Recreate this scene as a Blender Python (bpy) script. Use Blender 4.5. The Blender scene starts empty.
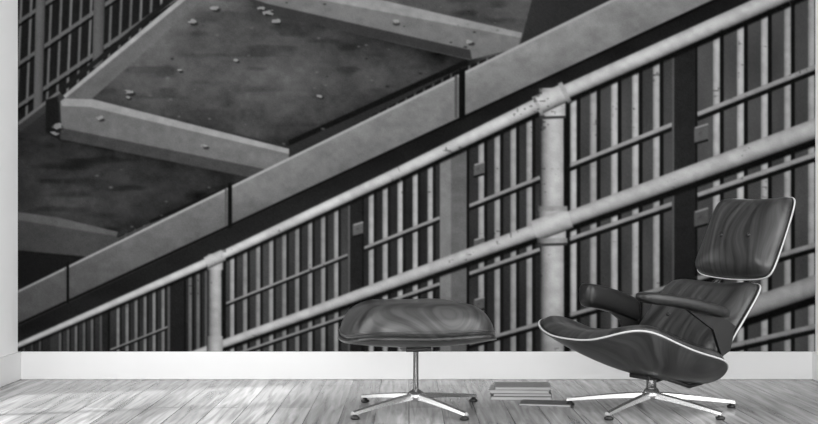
import bpy, bmesh, math
import numpy as np
from mathutils import Vector, Matrix
rng=np.random.default_rng(7)
scene=bpy.context.scene
scene.view_settings.view_transform='Standard'
scene.view_settings.look='None'

# ---------------------------------------------------------------- camera facts
CAM_H=0.69; F=1250.0; DW=5.70; SW=F/DW; HY=228.0
XL=-1.783; XR=1.852; YF=-1.3; ZC=2.6
MURAL_K=0.90

# ---------------------------------------------------------------- materials
def mat(name,col,rough=0.5,metal=0.0,spec=0.5):
    m=bpy.data.materials.new(name); m.use_nodes=True
    b=m.node_tree.nodes['Principled BSDF']
    if not isinstance(col,(tuple,list)): col=(col,)*3
    b.inputs['Base Color'].default_value=(*col,1)
    b.inputs['Roughness'].default_value=rough
    b.inputs['Metallic'].default_value=metal
    b.inputs['Specular IOR Level'].default_value=spec
    return m
def add(m,t,**k):
    n=m.node_tree.nodes.new(t)
    for a,v in k.items(): setattr(n,a,v)
    return n
def grain_mat(name,c0,c1,scale,rough,rot=(0,0,0),spec=0.5,warp=0.4):
    m=mat(name,c0,rough,0,spec); nt=m.node_tree; L=nt.links
    b=nt.nodes['Principled BSDF']
    tc=add(m,'ShaderNodeTexCoord'); mp=add(m,'ShaderNodeMapping')
    mp.inputs['Rotation'].default_value=rot
    L.new(tc.outputs['Object'],mp.inputs['Vector'])
    nz=add(m,'ShaderNodeTexNoise'); nz.inputs['Scale'].default_value=2.6; nz.inputs['Detail'].default_value=0.4
    L.new(mp.outputs['Vector'],nz.inputs['Vector'])
    ad=add(m,'ShaderNodeVectorMath',operation='MULTIPLY_ADD'); ad.inputs[1].default_value=(warp,)*3
    L.new(nz.outputs['Color'],ad.inputs[0]); L.new(mp.outputs['Vector'],ad.inputs[2])
    # irregular streaks: noise squeezed along one axis of the warped space
    sq=add(m,'ShaderNodeMapping'); sq.inputs['Scale'].default_value=(1.2,scale,2.5)
    L.new(ad.outputs[0],sq.inputs['Vector'])
    w=add(m,'ShaderNodeTexNoise'); w.inputs['Scale'].default_value=1.0; w.inputs['Detail'].default_value=3.0; w.inputs['Roughness'].default_value=0.55
    L.new(sq.outputs['Vector'],w.inputs['Vector'])
    r=add(m,'ShaderNodeValToRGB')
    r.color_ramp.elements[0].position=0.36; r.color_ramp.elements[0].color=(c0,c0,c0,1)
    r.color_ramp.elements[1].position=0.68; r.color_ramp.elements[1].color=(c1,c1,c1,1)
    L.new(w.outputs['Fac'],r.inputs['Fac']); L.new(r.outputs['Color'],b.inputs['Base Color'])
    return m
M_wall=mat('white_paint',0.92,0.7,0,0.2)
nt=M_wall.node_tree; tn=add(M_wall,'ShaderNodeTexNoise'); tn.inputs['Scale'].default_value=180
bp=add(M_wall,'ShaderNodeBump'); bp.inputs['Strength'].default_value=0.03
nt.links.new(tn.outputs['Fac'],bp.inputs['Height']); nt.links.new(bp.outputs['Normal'],nt.nodes['Principled BSDF'].inputs['Normal'])
M_trim=mat('trim_paint',0.78,0.4)
M_leather=grain_mat('dark_grained_leather',0.014,0.062,42,0.30)
M_leather_o=grain_mat('dark_grained_leather_ottoman',0.014,0.070,42,0.30,rot=(0.9,0.3,0.2))
M_shell=grain_mat('dark_veneer',0.014,0.058,46,0.30,rot=(0.8,0.1,0))
M_edge=mat('pale_ply_edge',0.52,0.6)
M_black=mat('black_arm_leather',0.007,0.36)
M_alu=mat('polished_aluminium',0.60,0.25,0.9)
M_dark=mat('black_metal',0.02,0.35,0.3)
M_page=mat('paper_pages',0.5,0.8)
M_cover=[mat('cover_%d'%i,c,0.5) for i,c in enumerate((0.25,0.10,0.36,0.28))]

# floor
M_floor=mat('grey_oak_planks',0.5,0.24)
nt=M_floor.node_tree; L=nt.links; b=nt.nodes['Principled BSDF']
tc=add(M_floor,'ShaderNodeTexCoord'); mp=add(M_floor,'ShaderNodeMapping')
mp.inputs['Rotation'].default_value=(0,0,math.pi/2)
L.new(tc.outputs['Object'],mp.inputs['Vector'])
br=add(M_floor,'ShaderNodeTexBrick'); br.offset=0.37
for k,v in (('Color1',(0.30,)*3+(1,)),('Color2',(0.45,)*3+(1,)),('Mortar',(0.07,)*3+(1,)),('Scale',1.0),('Mortar Size',0.0022),('Mortar Smooth',0.3),('Bias',0.0),('Brick Width',1.1),('Row Height',0.125)):
    br.inputs[k].default_value=v
L.new(mp.outputs['Vector'],br.inputs['Vector'])
mp2=add(M_floor,'ShaderNodeMapping'); mp2.inputs['Scale'].default_value=(38,2.2,1)
L.new(tc.outputs['Object'],mp2.inputs['Vector'])
nz=add(M_floor,'ShaderNodeTexNoise'); nz.inputs['Scale'].default_value=1.0; nz.inputs['Detail'].default_value=6; nz.inputs['Distortion'].default_value=0.8
L.new(mp2.outputs['Vector'],nz.inputs['Vector'])
rp=add(M_floor,'ShaderNodeValToRGB'); rp.color_ramp.elements[0].position=0.3; rp.color_ramp.elements[0].color=(0.45,)*3+(1,)
rp.color_ramp.elements[1].position=0.68; rp.color_ramp.elements[1].color=(1.12,)*3+(1,)
L.new(nz.outputs['Fac'],rp.inputs['Fac'])
mx=add(M_floor,'ShaderNodeMix',data_type='RGBA',blend_type='MULTIPLY'); mx.inputs['Factor'].default_value=1
L.new(br.outputs['Color'],mx.inputs['A']); L.new(rp.outputs['Color'],mx.inputs['B']); L.new(mx.outputs['Result'],b.inputs['Base Color'])
bp=add(M_floor,'ShaderNodeBump'); bp.inputs['Strength'].default_value=0.12; bp.inputs['Distance'].default_value=0.002
L.new(nz.outputs['Fac'],bp.inputs['Height']); L.new(bp.outputs['Normal'],b.inputs['Normal'])

# ---------------------------------------------------------------- mesh helpers
def mkobj(name,verts,faces,m,parent=None,smooth=False):
    me=bpy.data.meshes.new(name); me.from_pydata([tuple(v) for v in verts],[],faces); me.update()
    bm=bmesh.new(); bm.from_mesh(me); bmesh.ops.remove_doubles(bm,verts=bm.verts,dist=1e-5)
    bmesh.ops.recalc_face_normals(bm,faces=bm.faces); bm.to_mesh(me); bm.free()
    me.materials.append(m)
    if smooth:
        for p in me.polygons: p.use_smooth=True
    o=bpy.data.objects.new(name,me); scene.collection.objects.link(o)
    if parent: o.parent=parent
    return o
def boxes(name,bl,m,parent=None,bevel=0.0):
    V=[];Fc=[]
    for (x0,y0,z0,x1,y1,z1) in bl:
        k=len(V)
        V+=[(x0,y0,z0),(x1,y0,z0),(x1,y1,z0),(x0,y1,z0),(x0,y0,z1),(x1,y0,z1),(x1,y1,z1),(x0,y1,z1)]
        Fc+=[[k+i for i in f] for f in ((0,3,2,1),(4,5,6,7),(0,1,5,4),(1,2,6,5),(2,3,7,6),(3,0,4,7))]
    me=bpy.data.meshes.new(name); me.from_pydata(V,[],Fc); me.update(); me.materials.append(m)
    o=bpy.data.objects.new(name,me); scene.collection.objects.link(o)
    if parent: o.parent=parent
    if bevel:
        md=o.modifiers.new('bev','BEVEL'); md.width=bevel; md.segments=3
    return o
def empty(name,loc=(0,0,0),rz=0):
    e=bpy.data.objects.new(name,None); e.location=loc; e.rotation_euler=(0,0,rz); e.empty_display_size=0.1
    scene.collection.objects.link(e); return e
def tube(name,pts,r,m,parent=None,closed=False,seg=8):
    pts=[Vector(p) for p in pts]; n=len(pts); V=[];Fc=[]
    rr=r if isinstance(r,(list,tuple)) else [r]*n
    prev=None
    for i,p in enumerate(pts):
        if closed: t=pts[(i+1)%n]-pts[i-1]
        else: t=pts[min(i+1,n-1)]-pts[max(i-1,0)]
        t.normalize()
        a=Vector((0,0,1)) if abs(t.z)<0.9 else Vector((1,0,0))
        if prev is not None: a=prev
        s=t.cross(a).normalized(); a=s.cross(t).normalized(); prev=a
        for k in range(seg):
            an=2*math.pi*k/seg; V.append(p+rr[i]*(math.cos(an)*a+math.sin(an)*s))
    R=n if closed else n-1
    for i in range(R):
        j=(i+1)%n
        for k in range(seg):
            q=(k+1)%seg; Fc.append([i*seg+k,i*seg+q,j*seg+q,j*seg+k])
    if not closed:
        Fc.append(list(range(seg))[::-1]); Fc.append([(n-1)*seg+k for k in range(seg)])
    o=mkobj(name,V,Fc,m,parent,True); return o
def lathe(name,prof,m,loc=(0,0,0),parent=None,seg=32):
    V=[];Fc=[]
    for (r,z) in prof:
        for k in range(seg):
            an=2*math.pi*k/seg; V.append((loc[0]+r*math.cos(an),loc[1]+r*math.sin(an),loc[2]+z))
    n=len(prof)
    for i in range(n-1):
        for k in range(seg):
            q=(k+1)%seg; Fc.append([i*seg+k,i*seg+q,(i+1)*seg+q,(i+1)*seg+k])
    Fc.append([k for k in range(seg)][::-1]); Fc.append([(n-1)*seg+k for k in range(seg)])
    o=mkobj(name,V,Fc,m,parent,False)
    for p in o.data.polygons: p.use_smooth=len(p.vertices)==4
    return o

# padded panels: bezier spine in the (x,z) plane, swept in y, super-ellipse outline
class Panel:
    def __init__(s,P,hw0,hw1,lift,n=5,lp=2.2,vc=0.0):
        s.P=P; s.h0=hw0; s.h1=hw1; s.lift=lift; s.n=n; s.lp=lp; s.vc=vc
    def sq(s,a,b):
        r=max(abs(a),abs(b))
        if r<1e-9: return 0,0,0
        d=(abs(a)**s.n+abs(b)**s.n)**(1/s.n); return a*r/d,b*r/d,r
    def pos(s,a,b,off):
        t=(a+1)/2; (x0,z0),(x1,z1),(x2,z2)=s.P
        cx=(1-t)**2*x0+2*t*(1-t)*x1+t*t*x2; cz=(1-t)**2*z0+2*t*(1-t)*z1+t*t*z2
        tx=2*(1-t)*(x1-x0)+2*t*(x2-x1); tz=2*(1-t)*(z1-z0)+2*t*(z2-z1)
        l=math.hypot(tx,tz); nx,nz=tz/l,-tx/l
        h=s.lift*abs(b)**s.lp+off
        return (cx+nx*h,s.vc+(s.h0*(1-t)+s.h1*t)*b,cz+nz*h)
def slab(name,pn,ftop,fbot,m,parent,N=36,k=1.0):
    V=[];Fc=[]
    g=[math.sin(math.pi/2*(2*i/N-1)) for i in range(N+1)]
    for f in (ftop,fbot):
        for i in range(N+1):
            for j in range(N+1):
                a,b,r=pn.sq(g[i],g[j]); V.append(pn.pos(a*k,b*k,f(r,a,b)))
    W=(N+1)
    for i in range(N):
        for j in range(N):
            q=[i*W+j,(i+1)*W+j,(i+1)*W+j+1,i*W+j+1]; Fc.append(q); Fc.append([x+W*W for x in q][::-1])
    ring=[(i,0) for i in range(N)]+[(N,j) for j in range(N)]+[(i,N) for i in range(N,0,-1)]+[(0,j) for j in range(N,0,-1)]
    ids=[i*W+j for i,j in ring]
    for q in range(len(ids)):
        a,b=ids[q],ids[(q+1)%len(ids)]; Fc.append([a,b,b+W*W,a+W*W])
    return mkobj(name,V,Fc,m,parent,True)
def rimpts(pn,off,k=1.0,cnt=40):
    sq=[(-1+2*i/cnt,-1) for i in range(cnt)]+[(1,-1+2*i/cnt) for i in range(cnt)]+[(1-2*i/cnt,1) for i in range(cnt)]+[(-1,1-2*i/cnt) for i in range(cnt)]
    pts=[]
    for (x,y) in sq:
        a,b,r=pn.sq(x,y); pts.append(pn.pos(a*k,b*k,off))
    return pts
def pillow(th,boxy,crown):   # cushion height: firm edge with a soft crown in the middle
    return lambda r,a,b: th*((1-crown)*max(0,1-r**boxy)**0.5+crown*(1-r*r))
def cushion_set(nm,pn,th,parent,er=0.0033,N=40,boxy=5,ks=0.975,crown=0.25):
    slab(nm+'_cushion',pn,pillow(th,boxy,crown),lambda r,a,b:0.0,M_leather,parent,N,ks)
    slab(nm+'_shell',pn,lambda r,a,b:-0.001,lambda r,a,b:-0.013,M_shell,parent,N,1.0)
    tube(nm+'_shell_edge',rimpts(pn,-0.006,1.003),er,M_edge,parent,True)

# ---------------------------------------------------------------- star base
def star_base(parent,legs,rot,ztop,colr,hubz=0.062):
    lathe('hub',[(0.012,hubz-0.028),(0.034,hubz-0.02),(0.038,hubz-0.004),(0.030,hubz+0.008),(colr+0.006,hubz+0.016),(colr,hubz+0.02)],M_alu,(0,0,0),parent)
    lathe('column',[(colr,hubz+0.01),(colr,ztop-0.012),(colr+0.006,ztop-0.01),(colr+0.006,ztop)],M_alu,(0,0,0),parent)
    for i,(an,R) in enumerate(legs):
        a=math.radians(an)-rot; d=Vector((math.cos(a),math.sin(a),0)); s=Vector((-d.y,d.x,0))
        V=[];Fc=[]; K=10
        for q in range(K+1):
            t=q/K; r=0.015+(R-0.015)*t; zt=hubz+0.004-(hubz-0.026)*t**1.3
            hw=0.015-0.005*t; hh=0.022-0.010*t
            c=d*r
            for (y,z) in ((-hw,zt-hh),(-hw*0.75,zt-0.003),(-hw*0.4,zt),(hw*0.4,zt),(hw*0.75,zt-0.003),(hw,zt-hh)):
                V.append(c+s*y+Vector((0,0,z)))
        for q in range(K):
            for e in range(6):
                f=(e+1)%6; Fc.append([q*6+e,q*6+f,(q+1)*6+f,(q+1)*6+e])
        Fc.append([0,1,2,3,4,5]); Fc.append([K*6+e for e in range(6)][::-1])
        mkobj('base_leg_%d'%(i+1),V,Fc,M_alu,parent)
        c=d*(R-0.012)
        lathe('glide_%d'%(i+1),[(0.013,0.0),(0.017,0.003),(0.017,0.010),(0.008,0.014),(0.008,0.02)],M_dark,(c.x,c.y,0.0),parent,20)

# ================================================================= LOUNGE CHAIR
th=math.radians(28); RZ=math.pi+th
ch=empty('lounge_chair',(0.924,4.765,0),RZ)
seat=Panel(((0.38,0.288),(0.09,0.125),(-0.16,0.105)),0.325,0.30,0.105,n=5.5,lp=2.8)
back=Panel(((-0.12,0.165),(-0.225,0.285),(-0.37,0.468)),0.27,0.262,0.05,n=6)
head=Panel(((-0.38,0.492),(-0.455,0.62),(-0.525,0.803)),0.214,0.206,0.035,n=9,vc=0.048)
cushion_set('seat',seat,0.105,ch)
cushion_set('back',back,0.085,ch)
cushion_set('headrest',head,0.085,ch,ks=0.985)
def stud(nm,p,r=0.010):
    bpy.ops.mesh.primitive_uv_sphere_add(segments=20,ring_count=10,radius=r,location=p)
    o=bpy.context.object; o.name=nm; o.scale=(0.6,1,1); o.parent=ch
    o.data.materials.append(M_black)
    for q in o.data.polygons: q.use_smooth=True
for (pn,nm,t_) in ((head,'headrest',0.085),(back,'back',0.085)):
    for j,bv in enumerate((-0.36,0.36)):
        stud('%s_button_%d'%(nm,j+1),pn.pos(-0.05,bv,pillow(t_,5,0.25)(abs(bv),0,0)))
for j,bv in enumerate((-0.42,0.42)):
    pts=[back.pos(a,bv,-0.022) for a in (-0.6,-0.2,0.2,0.6,0.9)]+[head.pos(a,bv,-0.022) for a in (-0.8,-0.4,0,0.4)]
    tube('back_brace_%d'%(j+1),pts,0.009,M_dark,ch)
for j,bv in enumerate((-0.1,0.1)):
    tube('seat_bracket_%d'%(j+1),[(-0.0,bv,0.125),(-0.10,bv,0.092),(-0.155,bv,0.10),(-0.165,bv,0.16),(-0.215,bv,0.24)],0.009,M_dark,ch)
def arm(nm,p0,p1,v,w0,w1,t,ex=6):
    V=[];Fc=[];K=28;S=24
    for i in range(K+1):
        e=math.sin(math.pi/2*(2*i/K-1)); q=(e+1)/2; f=max(0.0,1-abs(e)**ex)**0.5
        c=Vector((p0[0]*(1-q)+p1[0]*q, v, p0[1]*(1-q)+p1[1]*q+0.010*math.sin(math.pi*q)))
        w=(w0*(1-q)+w1*q)*max(f,0.02); h=t*max(f,0.02)
        for k in range(S):
            an=2*math.pi*k/S; cx=math.copysign(abs(math.cos(an))**0.5,math.cos(an)); sz=math.copysign(abs(math.sin(an))**0.5,math.sin(an))
            V.append(c+Vector((0,w*cx,h*sz)))
    for i in range(K):
        for k in range(S):
            q=(k+1)%S; Fc.append([i*S+k,i*S+q,(i+1)*S+q,(i+1)*S+k])
    Fc.append(list(range(S))[::-1]); Fc.append([K*S+k for k in range(S)])
    mkobj(nm,V,Fc,M_black,ch,True)
arm('armrest_near',(0.295,0.450),(-0.115,0.375),0.292,0.048,0.04,0.021,8)
arm('armrest_far',(0.110,0.426),(-0.155,0.352),-0.285,0.045,0.04,0.048,24)
for j,(v,u0) in enumerate(((0.272,0.06),(-0.272,0.05))):
    V=[]
    for (u,z_) in ((u0,0.395),(-0.10,0.365),(-0.165,0.33),(-0.14,0.24),(-0.10,0.22),(-0.06,0.32)):
        V+=[(u,v-0.007,z_),(u,v+0.007,z_)]
    n_=6; Fc=[[2*i for i in range(n_)],[2*i+1 for i in range(n_)][::-1]]+[[2*i,2*i+1,2*((i+1)%n_)+1,2*((i+1)%n_)] for i in range(n_)]
    mkobj('arm_bracket_%d'%(j+1),V,Fc,M_black,ch)
boxes('seat_mount',[(-0.07,-0.06,0.118,0.06,0.06,0.135)],M_dark,ch,0.004)
star_base(ch,((162,0.325),(233,0.355),(306,0.345),(5,0.325),(88,0.325)),RZ,0.13,0.019)

# ================================================================= OTTOMAN
RO=math.radians(14)
ot=empty('ottoman',(0.026,4.74,0),RO)
op=Panel(((0.280,0.278),(0,0.235),(-0.280,0.278)),0.255,0.255,0.04,n=4.0)
slab('cushion',op,lambda r,a,b:0.012+pillow(0.145,6,0.22)(r,a,b),lambda r,a,b:0.0,M_leather_o,ot,44,0.985)
slab('shell',op,lambda r,a,b:-0.001,lambda r,a,b:-0.015,M_shell,ot,40,1.0)
tube('cushion_piping',rimpts(op,0.014,0.99),0.004,M_leather_o,ot,True)
boxes('mount_plate',[(-0.05,-0.05,0.225,0.05,0.05,0.242)],M_dark,ot,0.004)
star_base(ot,((227,0.335),(304,0.32),(44,0.33),(134,0.30)),RO,0.232,0.010,0.06)

# ================================================================= BOOKS
bs=empty('book_stack',(0.455,5.10,0),math.radians(-4))
z=0
for i,(w,d,h,dx,rz) in enumerate(((0.245,0.19,0.014,0.0,0),(0.235,0.18,0.012,0.004,0.02),(0.24,0.185,0.013,-0.004,-0.03),(0.225,0.17,0.012,0.006,0.04))):
    o=boxes('book_%d_cover'%(i+1),[(-w/2+dx,-d/2,z,w/2+dx,d/2,z+0.002),(-w/2+dx,-d/2,z+h-0.002,w/2+dx,d/2,z+h),(-w/2+dx,-d/2,z+0.002,-w/2+dx+0.003,d/2,z+h-0.002)],M_cover[i],bs)
    p=boxes('book_%d_pages'%(i+1),[(-w/2+dx+0.003,-d/2+0.003,z+0.002,w/2+dx-0.003,d/2-0.003,z+h-0.002)],M_page,bs)
    o.rotation_euler=(0,0,rz); p.rotation_euler=(0,0,rz)
    z+=h+0.0003
mg=empty('magazine',(0.535,4.885,0),math.radians(-12))
boxes('magazine_cover',[(-0.10,-0.05,0.0,0.10,0.07,0.0015),(-0.10,-0.05,0.0065,0.10,0.07,0.008)],M_cover[1],mg)
boxes('magazine_pages',[(-0.098,-0.048,0.0015,0.098,0.068,0.0065)],M_page,mg)

# ================================================================= ROOM
T=0.12
boxes('floor',[(XL-T,YF-T,-0.1,XR+T,DW+T,0)],M_floor)
boxes('ceiling',[(XL-T,YF-T,ZC,XR+T,DW+T,ZC+0.1)],M_wall)
boxes('wall_back',[(XL-T,DW,0,XR+T,DW+T,ZC)],M_wall)
ry0,ry1=2.0,4.2
wy0,wy1,wz0,wz1=3.3,5.15,0.25,2.15
boxes('wall_right',[(XR,YF-T,0,XR+T,ry0,ZC),(XR,ry1,0,XR+T,DW,ZC),(XR,ry0,0,XR+T,ry1,wz0),(XR,ry0,wz1,XR+T,ry1,ZC)],M_wall)
boxes('wall_left',[(XL-T,YF-T,0,XL,wy0,ZC),(XL-T,wy1,0,XL,DW,ZC),(XL-T,wy0,0,XL,wy1,wz0),(XL-T,wy0,wz1,XL,wy1,ZC)],M_wall)
fx0,fx1,fz0,fz1=-1.5,1.55,0.3,2.3
boxes('wall_front',[(XL,YF-T,0,fx0,YF,ZC),(fx1,YF-T,0,XR,YF,ZC),(fx0,YF-T,0,fx1,YF,fz0),(fx0,YF-T,fz1,fx1,YF,ZC)],M_wall)
f=0.05
def side_window(nm,x,y0,y1,mull):
    e=empty(nm); a,b_=x-0.03,x+0.03
    bl=[(a,y0,wz0,b_,y0+f,wz1),(a,y1-f,wz0,b_,y1,wz1),(a,y0,wz0,b_,y1,wz0+f),(a,y0,wz1-f,b_,y1,wz1),(a+0.005,y0,1.3,b_-0.005,y1,1.34)]
    for yy in mull: bl.append((a+0.005,yy-0.02,wz0,b_-0.005,yy+0.02,wz1))
    boxes('frame',bl,M_trim,e)
side_window('window_1',XL-0.06,wy0,wy1,(3.9,4.52))
side_window('added_window_3',XR+0.06,ry0,ry1,(3.1,))  # right-hand one is unseen, added to brighten the left wall
w2=empty('added_window_2')  # unseen window behind the camera, added as an opening for the front fill
bl=[(fx0,YF-0.09,fz0,fx0+f,YF-0.03,fz1),(fx1-f,YF-0.09,fz0,fx1,YF-0.03,fz1),(fx0,YF-0.09,fz0,fx1,YF-0.03,fz0+f),(fx0,YF-0.09,fz1-f,fx1,YF-0.03,fz1),(0,YF-0.085,fz0,0.05,YF-0.035,fz1)]
boxes('frame',bl,M_trim,w2)
bh=0.127; bt=0.016
def base(nm,a):
    boxes(nm,[a],M_trim,None,0.004)
base('baseboard_back',(XL+bt,DW-bt,0,XR-bt,DW,bh))
base('baseboard_left',(XL,YF,0,XL+bt,DW,bh))
base('baseboard_right',(XR-bt,YF,0,XR,DW,bh))

# ================================================================= MURAL (flat print on the back wall)
xs=np.arange(17.8,817.0,0.8); xs[-1]=409+XR*SW-0.3
ys=np.concatenate([np.linspace(-190,-9,70),np.arange(-8,352.2,0.8)])
XX,YY=np.meshgrid(xs,ys)
def vnoise(sx,sy,seed):
    r=np.random.default_rng(seed); gx=(XX-xs[0])/sx; gy=(YY-ys[0])/sy
    g=r.random((int(gy.max())+3,int(gx.max())+3)); i=gy.astype(int); j=gx.astype(int)
    fy=gy-i; fx_=gx-j; fy=fy*fy*(3-2*fy); fx_=fx_*fx_*(3-2*fx_)
    return (g[i,j]*(1-fx_)+g[i,j+1]*fx_)*(1-fy)+(g[i+1,j]*(1-fx_)+g[i+1,j+1]*fx_)*fy-0.5
G=np.full(XX.shape,32.0)
WEAR=1+0.09*vnoise(18,12,401)+0.10*vnoise(6,5,402)
SPOT=np.clip((vnoise(3.4,2.6,403)+0.7*vnoise(26,20,404)-0.54)*7,0,1)   # sparse paint chips
def blend(alpha,val):
    global G
    G=G*(1-alpha)+val*alpha
def polymask(pts,soft=1.2):
    n=len(pts); d=np.full(XX.shape,1e9); ins=np.zeros(XX.shape,bool)
    for i in range(n):
        x0,y0=pts[i]; x1,y1=pts[(i+1)%n]; ex,ey=x1-x0,y1-y0; l2=ex*ex+ey*ey
        if l2==0: continue
        t=np.clip(((XX-x0)*ex+(YY-y0)*ey)/l2,0,1)
        d=np.minimum(d,np.hypot(XX-x0-t*ex,YY-y0-t*ey))
        if y0!=y1:
            c=((y0>YY)!=(y1>YY))&(XX<(x1-x0)*(YY-y0)/(y1-y0)+x0); ins^=c
    sd=np.where(ins,-d,d); return np.clip(0.5-sd/soft,0,1)
def poly(pts,val,soft=1.4,op=1.0,wear=True): blend(polymask(pts,soft)*op,val*(WEAR if wear else 1))
def stroke(p0,p1,w0,w1,val,tube=True,mask=None,soft=1.2,lo=0.45,wear=False):
    x0,y0=p0;x1,y1=p1; ex,ey=x1-x0,y1-y0; l=math.hypot(ex,ey)
    t=((XX-x0)*ex+(YY-y0)*ey)/l/l; tc=np.clip(t,0,1)
    d=((XX-x0)*ey-(YY-y0)*ex)/l
    w=(w0*(1-tc)+w1*tc)/2
    al=np.clip(0.5+(w-np.abs(d))/soft,0,1)*np.clip(0.5+t*l/soft,0,1)*np.clip(0.5+(1-t)*l/soft,0,1)
    if mask is not None: al=al*mask
    v=val
    if tube:
        q=np.clip(d/w,-1,1); q=q if ex>=0 else -q
        v=val*(lo+(1-lo)*np.sqrt(np.clip(1-(q-0.25)**2/1.6,0,1)))
    if wear: v=v*(1-0.35*SPOT)*WEAR
    blend(al,v)
U=lambda x:73-0.49*(x-462)
Lw=lambda x:118-0.465*(x-462)
R1=lambda x:np.interp(x,[18,215,400,552,790,1000],[346,259,172,98,-8,-105])
VX,VY=-718.,682.
vp=lambda m,x:VY+m*(x-VX)
below=np.clip(YY-R1(XX)+4,0,1)
blend(below,42+10*vnoise(40,60,3)+ (XX-400)*0.02)
for (a,b_,v) in ((697,818,68),(566,674,60),(468,540,42),(362,440,36),(225,348,50),(110,170,46),(50,100,44)):
    blend(np.clip(XX-a,0,1)*np.clip(b_-XX,0,1)*below,v+20*vnoise(25,50,int(a)))
secs=[((716,740,764,787,811),7.5,162),((573,593,614,635,656),7.2,156),((481,497,513,529),6.2,146),((371,385,400,415,430),5.6,148),
      ((232,245,258,271,284,297,310,323,336),4.8,128),((190,198),4,90),((118,127,136,145,154,163),3.6,118),((60,68,76,84,92),3,96),((24,32,40),2.6,72)]
for X_,w,v in secs:
    for x in X_:
        stroke((x+w*0.75,-200),(x+w*0.75,360),w*0.55,w*0.55,20,False,below)
        stroke((x,-200),(x,360),w,w,v+rng.uniform(-12,10),True,below,lo=0.3,wear=True)
for m in (-0.401,-0.344,-0.285,-0.232):
    for a,b_ in ((697,820),(566,674),(468,540),(362,440),(225,348),(110,170),(50,100)):
        k=1+ (a/700.)*2.8
        stroke((a,vp(m,a)+k*1.2),(b_,vp(m,b_)+k*1.3),k*1.1,k*1.1,18,False,below)
        stroke((a,vp(m,a)),(b_,vp(m,b_)),k*1.25,k*1.4,118+a*0.035,True,below,wear=True)
for x0,x1,v in ((672,697,32),(348,364,28),(168,186,28),(100,110,32),(205,226,38)):
    poly([(x0,-200),(x1,-200),(x1,360),(x0,360)],v,op=1)
    stroke((x0+1,-200),(x0+1,360),2.2,2.2,78,False,below); stroke((x1-1,-200),(x1-1,360),1.5,1.5,14,False)
poly([(440,-200),(468,-200),(468,360),(440,360)],88); poly([(440,-200),(451,-200),(451,360),(440,360)],110)
stroke((468,-200),(468,360),2.5,2.5,16,False)
poly([(565,-200),(569,-200),(569,360),(565,360)],24)
for x,y in ((697,128),(697,212),(697,296),(476,165),(476,240),(476,300),(355,225),(355,292)):
    k=1 if x>600 else 0.75
    poly([(x-3*k,y),(x+11*k,y-4*k),(x+11*k,y+12*k),(x-3*k,y+16*k)],80)
    stroke((x-3*k,y+16*k),(x+11*k,y+12*k),2,2,16,False); stroke((x-2*k,y),(x+11*k,y-4*k),1.6,1.6,134,False)
    stroke((x+3*k,y+5*k),(x+3*k+.1,y+5*k+.1),3.5*k,3.5*k,14,False)
inb=np.clip(YY-Lw(XX)+0.5,0,1)*np.clip(R1(XX)-YY,0,1)
blend(inb,23+8*vnoise(60,12,9)+ (YY-Lw(XX))*0.25)
abv=np.clip(U(XX)-YY+0.5,0,1)
blend(abv,40+10*vnoise(50,50,11))
top=polymask([(250,180),(470,64),(520,46),(640,-10),(640,-200),(900,-200),(900,-60),(462,75),(235,190),(110,245),(110,235)])
blend(top,16)
for x in range(120,760,9):
    stroke((x,-200),(x-3,260),2.4,2.4,60 if x<470 else 76,False,top*abv)
stroke((110,243),(470,72),2.4,3,60,False,top*abv); stroke((520,40),(700,-40),3,3,70,False,top*abv)
S1=[(88,100),(206,-2),(330,-110),(560,-110),(520,46),(468,66),(289,146)]
S2=[(18,132),(62,138),(255,177),(222,188),(112,240),(18,212)]
poly(S1,72,wear=False); poly(S2,53,wear=False)
poly([(18,250),(102,257),(112,240),(60,272),(18,294)],22,wear=False)
m1=polymask(S1); m2=polymask(S2); mk=np.clip(m1+m2,0,1)
def near(p0,p1,w):
    x0,y0=p0;x1,y1=p1;ex,ey=x1-x0,y1-y0;t=np.clip(((XX-x0)*ex+(YY-y0)*ey)/(ex*ex+ey*ey),0,1)
    return np.exp(-np.hypot(XX-x0-t*ex,YY-y0-t*ey)/w)
G-=m1*(20*near((90,98),(289,147),16)+28*near((289,147),(468,66),24)+26*near((262,12),(470,60),11)-14*near((120,75),(206,-2),26))
G-=m2*(22*near((62,140),(262,180),13)+16*near((222,188),(112,240),16)+10*near((18,132),(18,212),20))
G+=mk*(18*vnoise(46,30,21)+12*vnoise(15,9,22)+8*vnoise(5,4,23)-14*np.clip(vnoise(30,7,24)*4-0.6,0,1))
stroke((289,143),(468,62),5,6,16,False); stroke((150,222),(255,176),3,4,18,False)
poly([(60,98),(92,99),(289,149),(289,163),(262,179),(62,138)],94)
poly([(60,98),(92,99),(289,149),(289,154),(90,107),(62,106)],132)
poly([(62,128),(264,169),(262,180),(60,139)],58)
poly([(244,-4),(330,-12),(522,33),(518,48),(470,60),(400,44),(268,12)],98)
poly([(244,-4),(268,4),(470,50),(472,60),(400,44),(262,12)],48)
poly([(330,-12),(522,33),(521,38),(300,-4)],126)
poly([(18,212),(60,218),(118,232),(116,244),(100,258),(18,250)],60)
poly([(18,212),(60,218),(118,232),(116,236),(18,220)],80)
poly([(60,98),(180,-2),(300,-102),(330,-102),(206,-2),(92,99)],88)
poly([(60,98),(180,-2),(300,-102),(308,-102),(188,-2),(66,98)],142)
UL=[(18,-200),(420,-200),(180,-2),(60,98),(18,128)]
ulm=polymask(UL); blend(ulm,24)
for x in range(20,330,10):
    stroke((x+10,-200),(x-4,130),2.8,2.4,92+rng.uniform(-15,15),False,ulm)
for y in (28,70,112):
    stroke((10,y),(200,y-130),3.4,4.5,88,False,ulm)
    stroke((10,y+4),(200,y-126),2,2,12,False,ulm)
stroke((46,-200),(38,112),11,9,88,True,ulm); stroke((104,-200),(98,68),12,11,80,True,ulm)
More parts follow.
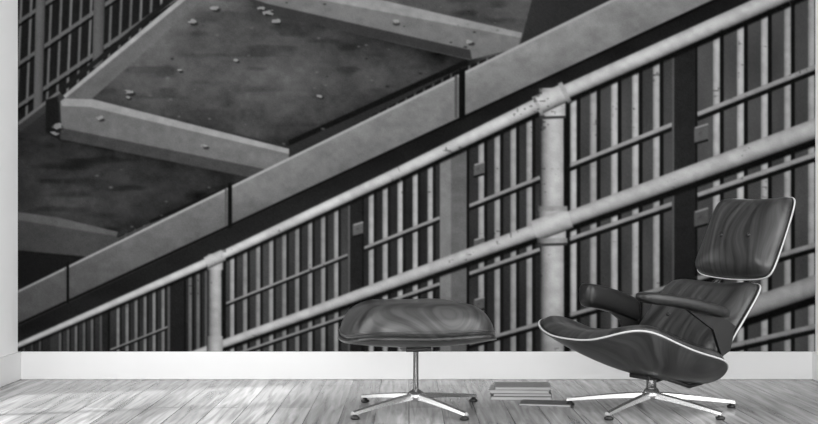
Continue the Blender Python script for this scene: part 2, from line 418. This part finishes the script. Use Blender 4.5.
stroke((18,128),(62,94),9,10,52,False); stroke((18,124),(62,90),3,3,100,False); stroke((60,92),(180,-8),4,5,26,False)
poly([(46,100),(58,96),(60,140),(46,132)],24)
bm_=polymask([(0,U(0)),(830,U(830)),(830,Lw(830)),(0,Lw(0)+2)])
blend(bm_,(np.interp(XX,[18,230,462,700],[80,102,118,126])-0.4*(YY-U(XX)))*WEAR+10*vnoise(60,20,31))
stroke((0,U(0)+1),(830,U(830)+1.5),2,3,142,False); stroke((0,Lw(0)),(830,Lw(830)),2.5,3,14,False)
for x,w in ((68,2.5),(230,4),(462,6)):
    stroke((x,U(x)-4),(x,Lw(x)+2),w,w,14,False)
    stroke((x-w,U(x)+2),(x-w,Lw(x)),w*0.5,w*0.5,72,False)
for i in range(110):
    x=rng.uniform(95,500); y=rng.uniform(-5,235); s=rng.uniform(0.5,1.6)
    d_=np.hypot((XX-x)/(s*1.7),(YY-y)/s)
    m_=np.clip(1.2-d_,0,1)
    blend(m_*mk*0.7,rng.choice([20,100,92]))
for x,y,s in ((130,92,1.0),(193,22,.9),(215,8,1.0),(268,12,1.1),(276,21,.9),(57,126,1.1),(54,133,.8),(262,8,.7),(128,97,.6),(236,60,.5),(320,96,.6),(180,70,.5),(395,22,.8),(470,42,.8),(100,118,.8),(205,146,.7)):
    d_=np.hypot((XX-x)/(4.6*s),(YY-y)/(2.3*s))+1.3*vnoise(3,2,int(x*7)); m_=np.clip((1.1-d_)*3,0,1)
    sh_=np.hypot((XX-x-1.5)/(5*s),(YY-y-2)/(2.6*s)); blend(np.clip((1.1-sh_)*2,0,1)*0.7,22); blend(m_*0.85,132)
# --- railings
def pipe(pts,ws,v):
    for i in range(len(pts)-1):
        stroke((pts[i][0],pts[i][1]+ws[i]*0.66),(pts[i+1][0],pts[i+1][1]+ws[i+1]*0.66),ws[i]*0.4,ws[i+1]*0.4,14,False,soft=2.5)
    for i in range(len(pts)-1):
        stroke(pts[i],pts[i+1],ws[i],ws[i+1],v,True,soft=1.6,lo=0.0,wear=True)
def upright(x,w,y0,v):
    stroke((x+w*0.62,y0),(x+w*0.62,360),w*0.3,w*0.3,16,False,soft=2.5)
    stroke((x,y0),(x,360),w,w*1.04,v,True,soft=1.6,lo=0.05,wear=True)
pipe([(560,372),(820,284)],[16,21],156)
upright(215,13,262,152); upright(552,23,98,168)
pipe([(190,356),(552,225),(820,127)],[8,15,20],170)
pipe([(10,349),(215,259),(400,172),(552,98),(790,-8),(830,-26)],[5.5,9,11.5,14.5,17,18],178)
def coll(p0,p1,w,v): stroke(p0,p1,w,w,v,True,soft=1.6,lo=0.05,wear=True)
coll((552,88),(552,116),27,174); coll((536,106),(566,92),19,182); coll((537,108),(540,106.5),23,156); coll((563,94),(567,92),23,156)
coll((552,208),(552,242),28,174); coll((534,231),(570,218),21,180); coll((552,206),(552,211),31,146); coll((552,238),(552,243),31,146)
stroke((540,118),(566,117),2.5,2.5,52,False); stroke((538,245),(567,244),2.5,2.5,52,False)
coll((215,254),(215,270),16,160); coll((206,263),(224,255),12,168)
coll((215,336),(215,352),16,160)
G=(G+np.roll(G,1,0)*0.5+np.roll(G,-1,0)*0.5+np.roll(G,1,1)*0.5+np.roll(G,-1,1)*0.5)/3
G+=5*vnoise(130,110,77)+rng.normal(0,2.0,G.shape)+3*vnoise(2.2,2.2,78)
G=np.clip(G,5,235)
s=G/255.; lin=np.where(s<=0.04045,s/12.92,((s+0.055)/1.055)**2.4)*MURAL_K
nr,nc=XX.shape
co=np.zeros((nr*nc,3),np.float32)
co[:,0]=((XX-409)/SW).ravel(); co[:,1]=DW-0.003; co[:,2]=(CAM_H-(YY-HY)/SW).ravel()
co[:,2]=np.minimum(co[:,2],ZC-0.002)
i,j=np.meshgrid(np.arange(nr-1),np.arange(nc-1),indexing='ij'); k=(i*nc+j).ravel()
fa=np.stack([k,k+nc,k+nc+1,k+1],1).astype(np.int32)
me=bpy.data.meshes.new('wall_mural'); me.vertices.add(nr*nc); me.vertices.foreach_set('co',co.ravel())
me.loops.add(fa.size); me.loops.foreach_set('vertex_index',fa.ravel())
me.polygons.add(len(fa)); me.polygons.foreach_set('loop_start',np.arange(0,fa.size,4,dtype=np.int32))
me.update(calc_edges=True); me.validate()
ca=me.color_attributes.new('print','FLOAT_COLOR','POINT')
cc=np.ones((nr*nc,4),np.float32); cc[:,:3]=lin.ravel()[:,None]; ca.data.foreach_set('color',cc.ravel())
M_mur=mat('mural_print',0.3,0.9,0,0.0)
at=add(M_mur,'ShaderNodeAttribute',attribute_name='print')
M_mur.node_tree.links.new(at.outputs['Color'],M_mur.node_tree.nodes['Principled BSDF'].inputs['Base Color'])
me.materials.append(M_mur)
mo=bpy.data.objects.new('wall_mural',me); scene.collection.objects.link(mo)

# ================================================================= LIGHT
w=bpy.data.worlds.new('world'); scene.world=w; w.use_nodes=True
w.node_tree.nodes['Background'].inputs['Color'].default_value=(1,1,1,1)
w.node_tree.nodes['Background'].inputs['Strength'].default_value=1.2
def light(nm,ty,loc,dirv,**k):
    l=bpy.data.lights.new(nm,ty)
    for a,v in k.items(): setattr(l,a,v)
    o=bpy.data.objects.new(nm,l); o.location=loc
    o.rotation_euler=Vector(dirv).to_track_quat('-Z','Y').to_euler(); scene.collection.objects.link(o); return o
light('sun','SUN',(-6,3,6),(1,0.28,-1.5),energy=5.0,angle=math.radians(3.5))
light('fill_light_front','AREA',(0.02,YF-0.02,1.35),(0,1,0.0),energy=125,shape='RECTANGLE',size=3.0,size_y=1.95)  # added fill from behind the camera, lights the mural evenly
light('window_light_left','AREA',(XL-0.13,4.2,1.25),(1,0,-0.1),energy=32,shape='RECTANGLE',size=1.85,size_y=1.9)
light('fill_light_right','AREA',(XR+0.13,3.1,1.25),(-1,0.6,0),energy=42,shape='RECTANGLE',size=2.0,size_y=1.8)  # added fill from the right, lifts the left wall

cam=bpy.data.cameras.new('camera'); co_=bpy.data.objects.new('camera',cam); scene.collection.objects.link(co_)
co_.location=(0,0,CAM_H); co_.rotation_euler=(math.pi/2,0,0)
cam.sensor_width=36; cam.lens=F/818*36; cam.shift_y=(HY-212)/818.; cam.clip_start=0.05
scene.camera=co_
